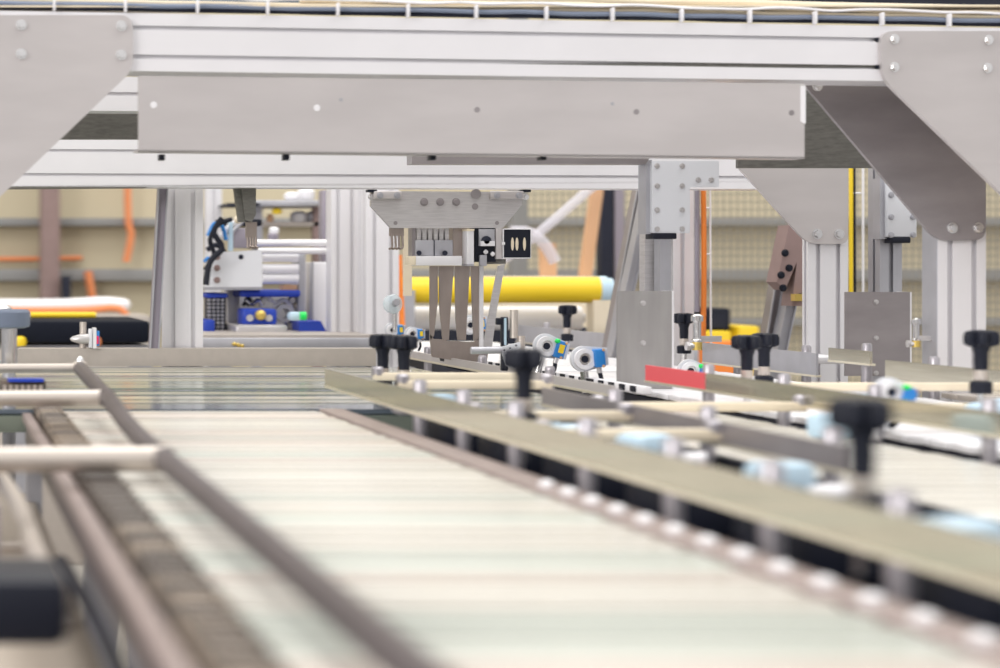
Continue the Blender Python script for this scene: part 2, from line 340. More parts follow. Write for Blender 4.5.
r = post('upright_post', 'narrow grey upright post with bolted carriage behind the right gussets', 880, 902, 150, 3.865, .05, 'alud')
post('background_post', 'pale upright post far behind, beside the blue machine', 206, 222, 120, 6.2, .06)

# leaning dark channels
def lean(name, label, p0, p1, wpx, d, m, th=.03):
    a = P(*p0, d); b_ = P(*p1, d); w = V(S(wpx, d), 0, 0)
    r = thing(name, label, 'strut', b_)
    MB().prism([a, a+w, b_+w, b_], V(0, th, 0)).build('web', M[m], r, False)
    for k in (0, .86): MB().prism([a+w*k+V(0, -.008, 0), a+w*(k+.14)+V(0, -.008, 0), b_+w*(k+.14)+V(0, -.008, 0), b_+w*k+V(0, -.008, 0)], V(0, .008, 0)).build('flange', M['alud'], r, False)
    return r
lean('leaning_channel', 'dark steel channel leaning against left side of the left white post', (158, 188), (149, 352), 10, 3.97, 'violet', .02)
lean('leaning_strut', 'dark slanted strut leaning left beside the hanging steel plate', (637, 186), (606, 350), 7, 4.4, 'plated')
lean('leaning_strut', 'grey slanted strut with flanges just right of the dark one', (646, 186), (610, 357), 10, 4.35, 'alud')
lean('leaning_strut', 'outer dark slanted strut beside the pale gusset post at right', (783, 232), (684, 818), 9, 4.2, 'plated')
lean('leaning_strut', 'inner grey slanted strut beside the pale gusset post at right', (794, 262), (674, 823), 11, 4.16, 'alud')
q = [P(789, 225, 4.1), P(805, 240, 4.1), P(805, 306, 4.1), P(792, 306, 4.1), P(797, 262, 4.1), P(785, 290, 4.1), P(777, 282, 4.1)]
r = thing('strut_bracket', 'brownish angled bracket plate with black bolts joining the struts at right', 'bracket', P(795, 306, 4.1))
MB().prism(q, V(0, .054, 0)).build('plate', M['brown'], r, False)
for x, y in ((785, 253), (789, 268), (781, 275), (783, 288), (800, 297)): bolt(P(x, y, 4.1), yn, .006, r, 'black')
MB().pb(795, 294, 804, 301, 4.08, .02).build('clamp', M['gold'], r)

# ------------------------------------------------------------ carriages, hanging plates, right side
d = 3.6
r = thing('carriage_plate', 'white L-shaped carriage plate with many bolts on the cross beam', 'carriage', P(665, 238, d))
MB().prism([P(x, y, d) for x, y in rounded([(652, 161), (719, 161), (719, 187), (690, 187), (690, 233), (652, 233)], 1.2, 2)], V(0, .01, 0)).build('plate', M['whitec'], r, False)
MB().pb(646, 160, 652, 234, d+.01, .04).build('side_block', M['alud'], r)
MB().pb(653, 233, 677, 239, d-.003, .04, .002).build('end_wiper', M['black'], r)
for x, y in ((657, 166), (682, 166), (657, 186), (682, 186), (657, 210), (682, 210), (657, 229), (682, 229), (698, 180), (711, 180)): bolt(P(x, y, d), yn, .0038, r, 'brush')
r = thing('guide_column', 'grey double guide column hanging below the bolted carriage plate', 'guide', P(660, 292, 3.7))
MB().pb(645, 186, 659, 292, 3.7, .03).build('column', M['brush'], r); MB().pb(660, 238, 671, 330, 3.66, .03).build('slide', M['alud'], r)
MB().pb(671, 238, 673, 330, 3.68, .03).build('edge', M['chrome'], r)
d = 3.85
r = thing('carriage_plate', 'grey bolted carriage plate on the narrow post behind the right gussets', 'carriage', P(902, 240, d))
MB().pb(887, 178, 917, 237, d-.01, .012, .002).build('plate', M['whitec'], r); MB().pb(880, 178, 887, 239, d, .03).build('side_block', M['alud'], r)
MB().pb(891, 237, 911, 243, d-.012, .03, .002).build('end_wiper', M['black'], r)
for x, y in ((891, 195), (891, 217), (891, 235), (913, 217), (913, 235)): bolt(P(x, y, d-.01), yn, .0045, r, 'alud')
def hang(name, label, x0, y0, x1, y1, d, m, holes, leg=False):
    r = thing(name, label, 'plate', P((x0+x1)/2, y1, d))
    MB().pb(x0, y0, x1, y1, d, .003).build('sheet', M[m], r, False)
    a = P(x1, y0, d); b_ = P(x1, y1, d); MB().bb(a.x, a.x+.003, d, d+.05, b_.z, a.z).build('side_flange', M['alu'], r, False)
    for x, y in holes: bolt(P(x, y, d), yn, .0035, r, 'brush', 'screw')
    if leg: MB().bb((a.x+P(x0,0,d).x)/2-.02, (a.x+P(x0,0,d).x)/2+.02, d+.003, d+.02, 0, b_.z+.05).build('leg', M['alud'], r)
    return r
hang('hanging_plate', 'thin brushed steel plate with two screws hanging below the double guide column', 617, 291, 672, 389, 3.2, 'midsteel', ((643, 303), (643, 343)))
hang('hanging_plate', 'thin dark steel plate standing between the two right posts', 845, 292, 910, 376, 3.5, 'plated', ((876, 302), (876, 338), (876, 373)), True)
# cables between
def ladder(r, x, y0, y1, step, d):
    for i in range(int((y1-y0)/step)): MB().cyl(P(x, y0+i*step+8, d), P(x+9, y0+i*step+8, d), S(.9, d), 8).build('rung', M['white'], r)
d = 4.15
r = thing('cable_ladder', 'thick orange cable tied to a thin white ladder beside the post', 'cable', P(704, 345, d))
MB().tube([P(703, 170, d), P(704, 260, d), P(703, 345, d)], S(2.6, d)).build('cable', M['orange'], r); MB().tube([P(710, 170, d), P(711, 345, d)], S(1, d)).build('ladder_rod', M['white'], r); ladder(r, 702, 200, 330, 46, d)
tag(MB().tube([P(697, 180, d), P(697, 312, d)], S(2.6, d)).build('conduit', M['violet']), 'violet grey conduit running down beside the orange cable', 'conduit')
r = thing('cable_ladder', 'yellow and black cables tied to a thin white ladder right of pale gusset', 'cable', P(853, 300, 4.3)); d = 4.3
MB().tube([P(851, 160, d), P(851, 300, d)], S(2, d)).build('cable', M['yellow'], r); MB().tube([P(854, 160, d), P(855, 300, d)], S(1.3, d)).build('cable', M['black'], r)
MB().tube([P(863, 160, d), P(863, 300, d)], S(1.2, d)).build('ladder_rod', M['white'], r); ladder(r, 852, 185, 290, 54, d)
# pneumatic regulators
def regulator(label, x, y, d, s=1.):
    o = P(x, y, d); r = thing('air_fitting', label, 'fitting', o)
    k = S(1, d)*s
    MB().lathe(o+V(0, 0, 8*k), [(5*k, 0), (5.5*k, 2*k), (4*k, 3*k), (4*k, 20*k), (6*k, 21*k), (6*k, 26*k), (3*k, 28*k)], 18).build('body', M['chrome'], r)
    MB().cyl(o+V(-9*k, 0, 4*k), o+V(3*k, 0, 4*k), 3.5*k).build('elbow', M['chrome'], r); MB().lathe(o+V(-12*k, 0, 4*k), [(2*k, 0), (5*k, 1*k), (5*k, 4*k), (3*k, 5*k)], 6, (1, 0, 0)).build('nut', M['brush'], r)
    MB().cyl(o, o+V(0, 0, 9*k), 5*k, 16).build('base', M['gold'], r)
    MB().bb(o.x, o.x+24*k, d-.004, d+.004, o.z+8*k, o.z+14*k).build('mount', M['brush'], r); return r
regulator('chrome air fitting beside the orange cable', 697, 350, 3.9); regulator('small chrome air fitting at left side of the broad right post', 916, 347, 3.15, .8)

# ------------------------------------------------------------ mesh fence and background clutter
d = 7.4
r = thing('mesh_fence', 'fine wire mesh safety fence before the beige wall at right', 'fence', P(780, 500, d))
x0, x1 = P(520, 0, d).x, P(1080, 0, d).x; zb, zt = .2, 2.0
mb = MB()
n = 80
for i in range(n+1): x = x0+(x1-x0)*i/n; mb.bb(x, x+.0052, d, d+.0035, zb, zt)
for i in range(64): z = zb+(zt-zb)*i/63; mb.bb(x0, x1, d+.0035, d+.007, z, z+.0034)
mb.build('wire_panel', M['mesh'], r, False)
for x in (x0, x1): MB().bb(x-.03, x+.03, d, d+.06, 0, 2.1).build('fence_post', M['girt'], r)
for i, (a, b_, m, lab) in enumerate(((576, 4.5, 'dark', 'left dark upright post standing behind the yellow tube'),)):
    pass
d = 6.6
tag(MB().bb(P(601, 0, d).x, P(613, 0, d).x, d, d+.05, 0, P(0, 120, d).z).build('dark_post', M['dark']), 'dark blue upright post behind the yellow tube end', 'post')
tag(MB().bb(P(615, 0, d).x, P(624, 0, d).x, d, d+.05, 0, P(0, 120, d).z).build('dark_post', M['violet']), 'violet grey upright post right of the dark blue one', 'post')
def board(name, label, p0, p1, wpx, d, m):
    a = P(*p0, d); b_ = P(*p1, d); w_ = V(S(wpx, d), 0, 0); return tag(MB().prism([a, a+w_, b_+w_, b_], V(0, .03, 0)).build(name, M[m], None, False), label, 'board')
tag(MB().bb(P(505,0,6.2).x, P(608,0,6.2).x, 6.2, 6.6, 0, P(0,276.5,6.3).z, .01).build('machine_cabinet', M['cream']), 'cream machine cabinet behind the yellow tube, boards standing on it', 'cabinet')
board('leaning_board', 'pale wooden board leaning behind the yellow tube', (594, 180), (581, 276), 11, 6.3, 'wood')
board('short_board', 'short orange brown wooden block standing behind the middle of yellow tube', (541, 243), (542, 276), 15, 6.3, 'wood')
tag(MB().tube([P(500, 262, 6.2), P(535, 236, 6.2), P(560, 215, 6.2), P(600, 180, 6.2)], S(5, 6.2)).build('sagging_hose', M['hazy']), 'pale translucent hose rising behind the black slotted box', 'hose')
tag(MB().tube([P(555, 262, 6.1), P(545, 245, 6.1), P(530, 233, 6.1), P(510, 232, 6.1)], S(6, 6.2)).build('bent_hose', M['hazy']), 'pale bent hose end above the short wooden block', 'hose')
d = 5.6
r = thing('yellow_tube', 'thick bright yellow tube lying level behind the gripper', 'tube', P(500, 303, d))
MB().cyl(P(400, 290, d), P(603, 290, d), S(13, d), 40).build('tube_body', M['yellow'], r)
MB().lathe(P(598, 290, d), [(S(14, d), 0), (S(14, d), .02), (S(12, d), .024), (S(12, d), .036), (S(6, d), .04)], 30, (1, 0, 0)).build('end_flange', M['lblue'], r)
MB().bb(P(400, 0, d).x-.04, P(400, 0, d).x+.03, d-.05, d+.05, 0, P(0, 290, d).z).build('stand', M['alud'], r); MB().bb(P(590, 0, d).x, P(590, 0, d).x+.06, d-.03, d+.03, 0, P(0, 300, d).z).build('stand', M['cream'], r)
r = thing('white_roller', 'white roller lying below the yellow tube', 'roller', P(490, 330, d+.1))
MB().cyl(P(400, 318, d+.1), P(580, 318, d+.1), S(12, d), 32).build('roller_body', M['white'], r)
for x in (398, 580):
    MB().cyl(P(x, 318, d+.1), P(x+4, 318, d+.1), S(5, d), 20).build('axle', M['alud'], r); MB().bb(P(x, 0, d).x, P(x+4, 0, d).x, d+.09, d+.12, 0, P(0, 318, d).z).build('stand', M['alud'], r)
tag(MB().pb(410, 328, 600, 655, d+.3, .3, .01).build('dark_crossbar', M['dark']), 'dark bar below the white roller in the background', 'bar')
d = 6.8
r = thing('monitor_box', 'black box on a yellow stand behind the orange cable', 'box', P(717, 341, d))
MB().pb(704, 308, 731, 331, d, .2, .01).build('box_body', M['black'], r); MB().pb(708, 314, 727, 328, d-.006, .006).build('front_panel', M['dark'], r)
tag(MB().pb(706, 331, 732, 608, d-.05, .4, .01).build('yellow_bin', M['yellow']), 'yellow bin below the black box in the background', 'bin')
tag(MB().pb(738, 326, 760, 607, d, .3, .01).build('yellow_crate', M['yellow']), 'low dull yellow crate behind the pair of black knobs', 'crate')
tag(MB().pb(706, 341, 742, 659, 5.9, .1, .01).build('yellow_housing', M['orange']), 'orange block seen below the grey rail beside the air fitting', 'block')
tag(MB().tube([P(399, 255, 5.1), P(401, 300, 5.1), P(403, 345, 5.1)], S(3, 5.1)).build('vertical_hose', M['orange']), 'orange hose running down at right edge of the post behind the gripper', 'hose')
for x0_, x1_, y_, h_, m_, lab in ((560, 640, 338, 18, 'dark', 'dark machine block behind the two round sensor housings'), (615, 700, 330, 60, 'alud', 'grey machine frame behind the thin hanging plate')):
    tag(MB().pb(x0_, y_, x1_, y_+h_, 5.45, .1, .01).build('machine_block', M[m_]), lab, 'machine')

# ------------------------------------------------------------ blue machine between the posts
d = 5.0
r = thing('base_beam', 'long grey base beam carrying the blue machine', 'beam', P(290, 349, 4.5))
MB().pb(196, 338, 378, 350, 4.5, .5, .004).build('beam_body', M['alud'], r); MB().pb(196, 335, 378, 338.5, 4.52, .46).build('top_ledge', M['taupe'], r)
for x in (210, 350): MB().bb(P(x, 0, 4.6).x, P(x, 0, 4.6).x+.05, 4.6, 4.65, 0, P(0, 349, 4.5).z).build('leg', M['alud'], r)
for k in range(3): MB().lathe(P(234+k*4, 344+k, 4.5), [(S(2, 4.5), 0), (S(2, 4.5), .004), (S(1, 4.5), .007)], 12, (0, -1, 0)).build('screw', M['gold'], r)
r = thing('blue_machine', 'blue and silver assembly machine seen between the left posts', 'machine', P(265, 336, d))
MB().prism([P(x, y, d-.3) for x, y in ((222, 252), (262, 250), (262, 287), (204, 287), (206, 270))], V(0, .02, 0)).build('slanted_plate', M['whitec'], r, False)
for x, y in ((217, 257), (217, 268), (217, 280)): bolt(P(x, y, d-.3), yn, .006, r, 'brown')
hole(P(241, 257, d-.3), yn, .006, r)
for y in (257, 269, 279): MB().cyl(P(262, y, d-.1), P(298, y, d-.1), S(5, d), 24).build('roller', M['white'], r)
MB().cyl(P(255, 243, d), P(330, 243, d), S(3.5, d), 20).build('guide_rod', M['alu'], r); MB().cyl(P(258, 251, d-.15), P(328, 251, d-.15), S(3, d), 20).build('guide_rod', M['alu'], r)
MB().pb(298, 252, 306, 330, d-.08, .1, .004).build('side_post', M['alud'], r); MB().pb(310, 262, 328, 336, d-.02, .08, .004).build('side_post', M['alu'], r)
MB().pb(312, 262, 313.5, 335, d-.03, .02).build('post_seam', M['alud'], r)
MB().pb(322, 190, 329, 262, d+.1, .05, .004).build('side_post', M['violet'], r)
MB().pb(228, 288, 240, 336, d, .08, .004).build('side_post', M['alu'], r)
MB().pb(240, 290, 301, 297, d-.12, .2, .006).build('blue_bar', M['blue'], r, True, 'blue bar'); MB().pb(206, 293, 228, 298, d-.12, .2, .004).build('blue_bar', M['blue'], r, True, 'blue bar')
MB().pb(204, 287, 262, 290, d-.15, .2).build('under_plate', M['alud'], r)  # thin grey plate below the slanted one
b = MB().pb(243, 309, 277, 325, d-.2, .1, .006).build('bearing_block', M['blue'], r, True, 'blue bearing block')
MB().lathe(P(260, 315, d-.2), [(S(5, d), 0), (S(5.4, d), .01), (S(4, d), .02), (S(2, d), .024)], 20, (0, -1, 0)).build('round_knob', M['gold'], b)
for x in (250, 269): MB().cyl(P(x, 318, d-.2), P(x, 318, d-.205), S(3.4, d), 20).build('bore', M['brush'], b)
MB().pb(236, 325, 288, 337, d-.25, .3, .006).build('base_block', M['brush'], r)
MB().pb(204, 320, 215, 335, d-.2, .2, .004).build('blue_cover', M['blue'], r, True, 'blue cover')
MB().prism([P(x, y, d-.2) for x, y in ((299, 322), (321, 321), (328, 335), (299, 335))], V(0, .2, 0)).build('blue_cover', M['blue'], r, False, 'blue cover')
MB().ring(P(282, 313, d-.05), (0, -1, 0), S(5, d), S(9, d), .04).build('hose_coil', M['alud'], r)
mb = MB()
for i in range(9):
    for j in range(4): mb.box(P(209+j*4.3, 300+i*3.8, d-.1+.01*(i % 2)), (S(2.6, d), .02, S(2.6, d)))
mb.build('link_grid', M['alud'], r); MB().pb(207, 298, 226, 334, d-.08, .05).build('dark_backing', M['dark'], r)
MB().cyl(P(300, 316, d-.3), P(306, 316, d-.3), S(4, d)).build('green_lamp', M['green'], r); MB().pb(290, 312, 303, 321, d-.28, .05, .01).build('sensor_cover', M['lblue'], r)
MB().pb(283, 285, 297, 290, d-.1, .05).build('orange_part', M['wood'], r)
MB().pb(240, 297, 312, 337, d+.16, .04).build('back_plate', M['alud'], r)
for pts, rr, m in (([(246, 300), (252, 305), (258, 300), (262, 306)], 2, 'chrome'), ([(268, 298), (276, 303), (284, 300), (292, 308), (289, 318)], 2.2, 'white'), ([(282, 322), (290, 316), (297, 326)], 1.6, 'dark'), ([(249, 306), (246, 302), (243, 306)], 1.8, 'black'), ([(272, 307), (280, 306), (287, 312), (288, 324)], 1.7, 'alu'), ([(292, 326), (294, 332), (297, 334)], 2, 'chrome')):
    MB().tube([P(x, y, d-.06) for x, y in pts], S(rr, d), 8, 5).build('hose', M[m], r)
MB().pb(288, 299, 299, 312, d+.05, .05, .004).build('valve', M['cream'], r); MB().pb(291, 323, 298, 335, d-.1, .05, .003).build('small_bracket', M['brush'], r)
for k, (x, y) in enumerate(((290, 300), (295, 305), (286, 303), (262, 300), (255, 303), (247, 300))): MB().lathe(P(x, y, d-.02), [(S(3, d), 0), (S(4, d), .02), (S(3, d), .04)], 12, (0, -1, 0)).build('fitting', M[('brush', 'cream', 'dark')[k % 3]], r)
# shelf with containers behind
d = 6.0
r = thing('equipment_shelf', 'grey shelf frame behind the blue machine', 'shelf', P(290, 240, d))
MB().pb(255, 200, 328, 206, d, .3, .004).build('shelf_board', M['alud'], r); MB().pb(228, 203, 260, 206, d, .2).build('bracket_arm', M['dark'], r)
MB().bb(P(320, 0, d).x, P(320, 0, d).x+.03, d+.1, d+.14, 0, P(0, 206, d).z).build('shelf_leg', M['brown'], r); MB().bb(P(258, 0, d).x, P(258, 0, d).x+.03, d+.1, d+.14, 0, P(0, 206, d).z).build('shelf_leg', M['alud'], r)
MB().pb(262, 222, 320, 226, d+.1, .2).build('lower_board', M['taupe'], r); MB().pb(255, 240, 325, 243, 5.62, .5).build('bottom_board', M['alud'], r)
def drum(label, x, y, rx, h, d, m, cat='container'):
    return tag(MB().lathe(P(x, y, d), [(S(rx*.85, d), 0), (S(rx, d), S(h*.2, d)), (S(rx, d), S(h*.7, d)), (S(rx*.8, d), S(h*.85, d)), (S(rx*.5, d), S(h, d))], 20).build('container', M[m]), label, cat)
drum('white tub left on the grey shelf behind blue machine', 292, 200, 8, 8, 6.1, 'white'); drum('white tub right on the grey shelf behind blue machine', 306, 200, 9, 12, 6.2, 'white')
drum('yellow roll below the grey shelf', 277, 214, 5, 6, 6.05, 'yellow', 'roll'); drum('white bowl below the grey shelf', 299, 222, 9, 11, 6.15, 'white', 'bowl'); drum('grey reel below the grey shelf, rightmost', 313, 222, 7, 11, 6.15, 'alud', 'reel')
drum('orange cap near the steel fork', 270, 222, 3.5, 8, 6.12, 'wood', 'cap'); drum('small white cup beside the orange cap', 274, 233, 5, 6, 5.7, 'white', 'cup'); drum('dark jar under the white cup', 273, 240, 5.5, 8, 5.75, 'violet', 'jar')
# cable bundle
d = 4.7
r = thing('cable_bundle', 'tangle of black, blue and silver hoses at left of the blue machine', 'cables', P(215, 285, d))
for k, (pts, rr, m) in enumerate((([(206, 285), (210, 262), (222, 248), (214, 232), (222, 218)], 3, 'black'), ([(205, 270), (214, 255), (210, 240), (218, 225), (232, 219)], 2.4, 'black'), ([(208, 236), (214, 224), (222, 226), (226, 240)], 2, 'sblue'),
    ([(222, 236), (230, 226), (238, 220)], 3, 'alu'), ([(204, 262), (208, 258), (213, 262)], 1.6, 'sblue'), ([(206, 278), (210, 270), (215, 276), (220, 262)], 1.5, 'lblue'), ([(207, 250), (216, 245), (224, 252), (218, 262)], 2.6, 'black'), ([(226, 240), (232, 232), (240, 224), (246, 216)], 2, 'alud'))):
    MB().tube([P(x, y, d+.02*k-.05) for x, y in pts], S(rr, d), 8, 5).build('hose', M[m], r)
MB().pb(229, 222, 233, 251, d, .02).build('bright_strip', M['lblue'], r); MB().pb(234, 228, 252, 248, d+.1, .06, .004).build('valve_block', M['violet'], r)
MB().pb(218, 219, 262, 226, d+.2, .06, .004).build('dark_block', M['black'], r); MB().lathe(P(237, 220, d-.05), [(S(2, d), 0), (S(4, d), .01), (S(4, d), .02), (S(2, d), .03)], 14, (0, -1, 0)).build('fitting', M['cream'], r)

# ------------------------------------------------------------ forks
def fork(label, x0, x1, yt, ym, yb, d, arm):
    r = thing('pick_fork', label, 'fork', P((x0+x1)/2, yb, d))
    if arm:
        MB().prism([P(x, y, d) for x, y in ((234, 186), (241, 186), (246, 222), (239, 222))], V(0, .02, 0)).build('bent_arm', M['olive'], r, False)
        MB().prism([P(x, y, d-.01) for x, y in ((241, 186), (256, 186), (256, 214), (252, 222), (245, 220))], V(0, .02, 0)).build('holder', M['olive'], r, False)
    MB().pb(x0, yt, x1, ym, d, .008).build('fork_plate', M['comb'], r)
    n = 4; w_ = (x1-x0)/n
    for k in range(n):
        xx = x0+w_*(k+.5)
        MB().tube([P(xx, ym-1, d), P(xx+.4, (ym+yb)/2, d), P(xx+.2, yb-1.5, d), P(xx-2.5 if not arm else xx+2, yb, d-.004)], S(1.2, d), 8, 4).build('tine', M['comb'], r)
    return r
fork('steel pick fork on a bent arm before the blue machine', 246, 257, 222, 238, 248, 3.95, True)
fork('small steel fork with four tines below left end of the gripper plate', 390, 404, 226, 236, 249, 3.713, False)
tag(MB().pb(404, 226, 412, 296, 3.98, .01).build('backing_strip', M['cream']), 'cream strip beside the small steel fork', 'strip')

# ------------------------------------------------------------ gripper
d = 3.7
r = thing('gripper_head', 'machined aluminium gripper head hanging from the cross beam', 'gripper', P(446, 266, d))
GRIP = r
q = [(371, 191), (522, 192), (522, 205), (503, 228), (391, 228), (371, 206)]
pl = MB().prism([P(x, y, d) for x, y in q], V(0, .012, 0)).build('mount_plate', M['brush'], r, False)
for x, y, rr in ((424, 202, 3.2), (440, 202, 3.2), (456, 202, 3.2)): bolt(P(x, y, d), yn, S(rr, d), pl, 'plated')
for x, y, rr in ((475, 206.5, 3.2), (395.5, 223, 2), (497, 223, 2)): hole(P(x, y, d), yn, S(rr, d), pl, 'plated')
MB().cyl(P(476, 194, d+.002), P(476, 194, d-.004), S(5, d), 24).build('pin', M['plated'], pl)
for x0_, x1_ in ((374, 402), (491, 524)):
    c = MB().pb(x0_, 191, x1_, 199, d-.012, .014, .002).build('clamp', M['plate'], r)
    for x in (x0_+6, x1_-5): bolt(P(x, 195.5, d-.012), yn, S(2.6, d), c, 'alud')
    MB().pb(x0_-6 if x0_ < 400 else x1_-2, 189.5, x0_+3 if x0_ < 400 else x1_+7, 192, d-.01, .02).build('pad', M['black'], c)
    bolt(P(x0_-3 if x0_ < 400 else x1_+2, 197, d), yn, S(2.3, d), c)
cy = MB().pb(416, 240, 453, 256, d+.01, .04, .002).build('cylinder_block', M['alud'], r)
for k in range(6): MB().pb(417+k*5.6, 228, 421.2+k*5.6, 240, d+.015, .03, .001).build('fin', M['brush'], cy)
MB().pb(433.8, 240, 434.8, 256, d+.009, .004).build('joint', M['dark'], cy)
for x in (419, 445): MB().cyl(P(x, 253, d+.012), P(x, 253, d), S(2.6, d), 12).build('screw', M['dark'], cy)
MB().pb(412, 228, 416, 256, d+.02, .03).build('side_strip', M['plated'], r)
MB().pb(453, 228, 467, 258, d+.02, .03).build('back_plate', M['comb'], r)
MB().pb(416, 256, 462, 265.5, d-.01, .04, .001).build('jaw_bar', M['alu'], r); MB().pb(410, 256, 416, 265, d-.01, .04, .001).build('jaw_end', M['cream'], r)
MB().pb(467, 230, 474, 265, d-.012, .04, .001).build('slide_block', M['alu'], r); MB().pb(467, 229, 474.5, 231, d-.014, .042).build('slide_cap', M['cream'], r); MB().pb(467, 264, 474, 266, d-.014, .042).build('slide_cap', M['alud'], r)
ho = MB().pb(475, 228, 496, 262, d+.004, .04, .001).build('valve_housing', M['black'], r)
MB().pb(479, 229, 495, 246, d-.002, .01, .001).build('valve_face', M['alud'], ho); MB().lathe(P(486, 241, d-.002), [(S(5, d), 0), (S(5, d), .004), (S(3, d), .006)], 20, (0, -1, 0)).build('dial', M['dark'], ho)
MB().pb(481, 241, 495, 246, d-.008, .006).build('ledge', M['alu'], ho)
for x, y in ((484, 252), (491, 254)): MB().lathe(P(x, y, d+.004), [(S(1.2, d), 0), (S(2.6, d), .004), (S(1.4, d), .008)], 10, (.6, -1, 0)).build('nozzle', M['white'], ho)
MB().pb(480, 255, 487, 266, d-.004, .01, .001).build('stem', M['alud'], ho)
MB().pb(496, 228, 502, 259, d-.004, .012, .001).build('cover_plate', M['plate'], r); MB().pb(484, 259, 506, 264, d+.01, .03, .001).build('lower_block', M['olive'], r)
bx = MB().pb(503, 228.5, 531.5, 258.5, d-.006, .03, .002).build('slotted_box', M['white'], r, True, 'white edged black box with three slots')
MB().pb(504, 229.5, 530.5, 257.5, d-.0065, .002).build('face', M['black'], bx)
for x in (512.5, 517, 524.5): MB().lathe(P(x, 244, d-.0066), [(.002, 0), (.002, .0006)], 4, (0, -1, 0)).prism([P(x+S(0, 1)+1.5*math.cos(t*math.pi/8), 244+6.6*math.sin(t*math.pi/8), d-.0068) for t in range(16)], V(0, .001, 0)).build('slot', M['cream'], bx, False)
MB().pb(502, 242, 505, 245, d-.008, .002).build('latch', M['white'], bx)

# comb plate
d = 3.75
r = thing('comb_plate', 'burnished steel comb plate with long tapered fingers below the gripper', 'comb', P(455, 363, d))
for k, pts in enumerate(([(430, 266), (438, 266), (438, 300), (434, 336), (430, 340)], [(439, 266), (454, 266), (450, 320), (449, 340), (443, 340), (440, 310)], [(455, 266), (470, 266), (467, 320), (466, 340), (458, 340), (456, 320)], [(471, 266), (479, 266), (479, 340), (474, 340), (473, 320)])):
    MB().prism([P(x, y, d) for x, y in pts], V(0, .006, 0)).build('finger', M['comb'], r, False)
MB().prism([P(x, y, d) for x, y in rounded([(430, 334), (434, 339), (443, 339.5), (449, 341), (458, 341), (466, 342), (474, 342), (479, 338), (479, 364), (432, 357)], [0, 0, 0, 0, 0, 0, 0, 0, 2, 2], 3)], V(0, .006, 0)).build('base', M['comb'], r, False)
MB().pb(479.5, 266, 483.5, 350, d-.004, .02).build('edge_strip', M['alu'], r, False)
MB().prism([P(x, y, d) for x, y in ((479, 345), (489, 347), (487, 362), (484, 364), (479, 364))], V(0, .02, 0)).build('side_fold', M['plated'], r, False)
MB().prism([P(x, y, d+.03) for x, y in ((498, 266), (505, 264), (497, 310), (492, 348), (483, 348), (488, 320))], V(0, .006, 0)).build('bent_arm', M['brush'], GRIP, False)
r = thing('roller_foot', 'black wedge foot below the comb plate', 'foot', P(458, 375, 3.8))
MB().prism([P(x, y, 3.8) for x, y in ((443, 358), (464, 362), (472, 373), (446, 367))], V(0, .03, 0)).build('wedge', M['black'], r, False)
# rod with black clamp
d = 3.3
r = thing('rod_clamp', 'black clamp holding an upright silver rod right of the comb plate', 'clamp', P(507, 370, d))
MB().pb(502, 317, 508.5, 371, d, .012, .002).build('clamp_bar', M['black'], r); MB().pb(504.5, 318, 506.5, 345, d-.003, .004).build('bright_edge', M['lblue'], r)
MB().pb(497, 318, 503, 325, d, .012, .002).build('clamp_lug', M['black'], r)
MB().cyl(P(514, 338, d), P(514, 310, d), S(4, d), 20).build('upright_rod', M['barst'], r)
MB().cyl(P(471, 350.5, d-.02), P(501, 350, d-.02), S(3.6, d), 20).build('cross_rod', M['alud'], r)
MB().cyl(P(521, 352, d), P(521, 336, d), S(4, d), 20).build('short_rod', M['barst'], r)
MB().prism([P(x, y, d-.02) for x, y in ((501, 347), (520, 342), (521, 347), (512, 354), (511, 362), (514, 369), (506, 366), (502, 355))], V(0, .004, 0)).build('perforated_plate', M['whitec'], r, False)
for x, y in ((504, 350), (510, 348), (516, 345.5), (507, 356), (508, 363)): hole(P(x, y, d-.02), yn, S(.9, d), r)

# ------------------------------------------------------------ sensors
def sensor(label, x, y, d, s=1., sticker='yellow', lamp=True, rot=0., stem=True):
    o = P(x, y, d); r = thing('optical_sensor', label, 'sensor', o); k = S(1, d)*s
    c_, s_ = math.cos(rot), math.sin(rot)
    def L(u, v, w_=0): return o+V((u*c_-v*s_)*k, w_, (u*s_+v*c_)*k)
    pts = []
    for i in range(17):
        t = math.pi/2+math.pi*i/16; pts.append(L(13*math.cos(t), 13*math.sin(t)))
    pts += [L(24, -8), L(24, 9)]
    MB().prism(pts, V(0, .008, 0)).build('bracket', M['whitec'], r, False)
    MB().ring(L(0, 0, -.001), (0, -1, 0), 6.2*k, 10.5*k, .008).build('ring', M['white'], r)
    MB().cyl(L(0, 0, 0), L(0, 0, -.004), 6.2*k, 24).build('bore', M['chrome'], r); MB().cyl(L(0, 0, -.004), L(0, 0, -.005), 3.6*k, 20).build('lens', M['dark'], r)
    R = Matrix.Rotation(-rot, 3, 'Y')
    b = MB().box(L(13, 0, -.01), (10*k, .018, 18*k), R, .002).build('sensor_body', M['sblue'], r)
    if sticker: MB().box(L(13, 1, -.0195), (5.5*k, .001, 9*k), R).build('sticker', M[sticker], b)
    if lamp: MB().lathe(L(8, 8, -.01), [(2.6*k, 0), (2.6*k, .006), (1.5*k, .010)], 14, (0, -1, 0)).build('green_lamp', M['green'], r)
    for u, v in ((16.5, 8), (15, -8)): bolt(L(u, v, -.019), yn, 1.1*k, b, 'wood', 'screw')
    MB().cyl(L(13, -9, -.006), L(13, -15, -.006), 2.6*k).build('connector', M['brush'], r); MB().tube([L(13, -14, -.006), L(14, -22, -.006), L(12, -30, 0)], 2.2*k, 10).build('cable', M['black'], r)
    if stem: MB().cyl(L(0, -12, .006), L(0, -34, .006), 4*k, 16).build('support_rod', M['chrome'], r)
    return r
sensor('left round white sensor with yellow sticker and green lamp', 546, 346, 3.45, .95, rot=-.28)
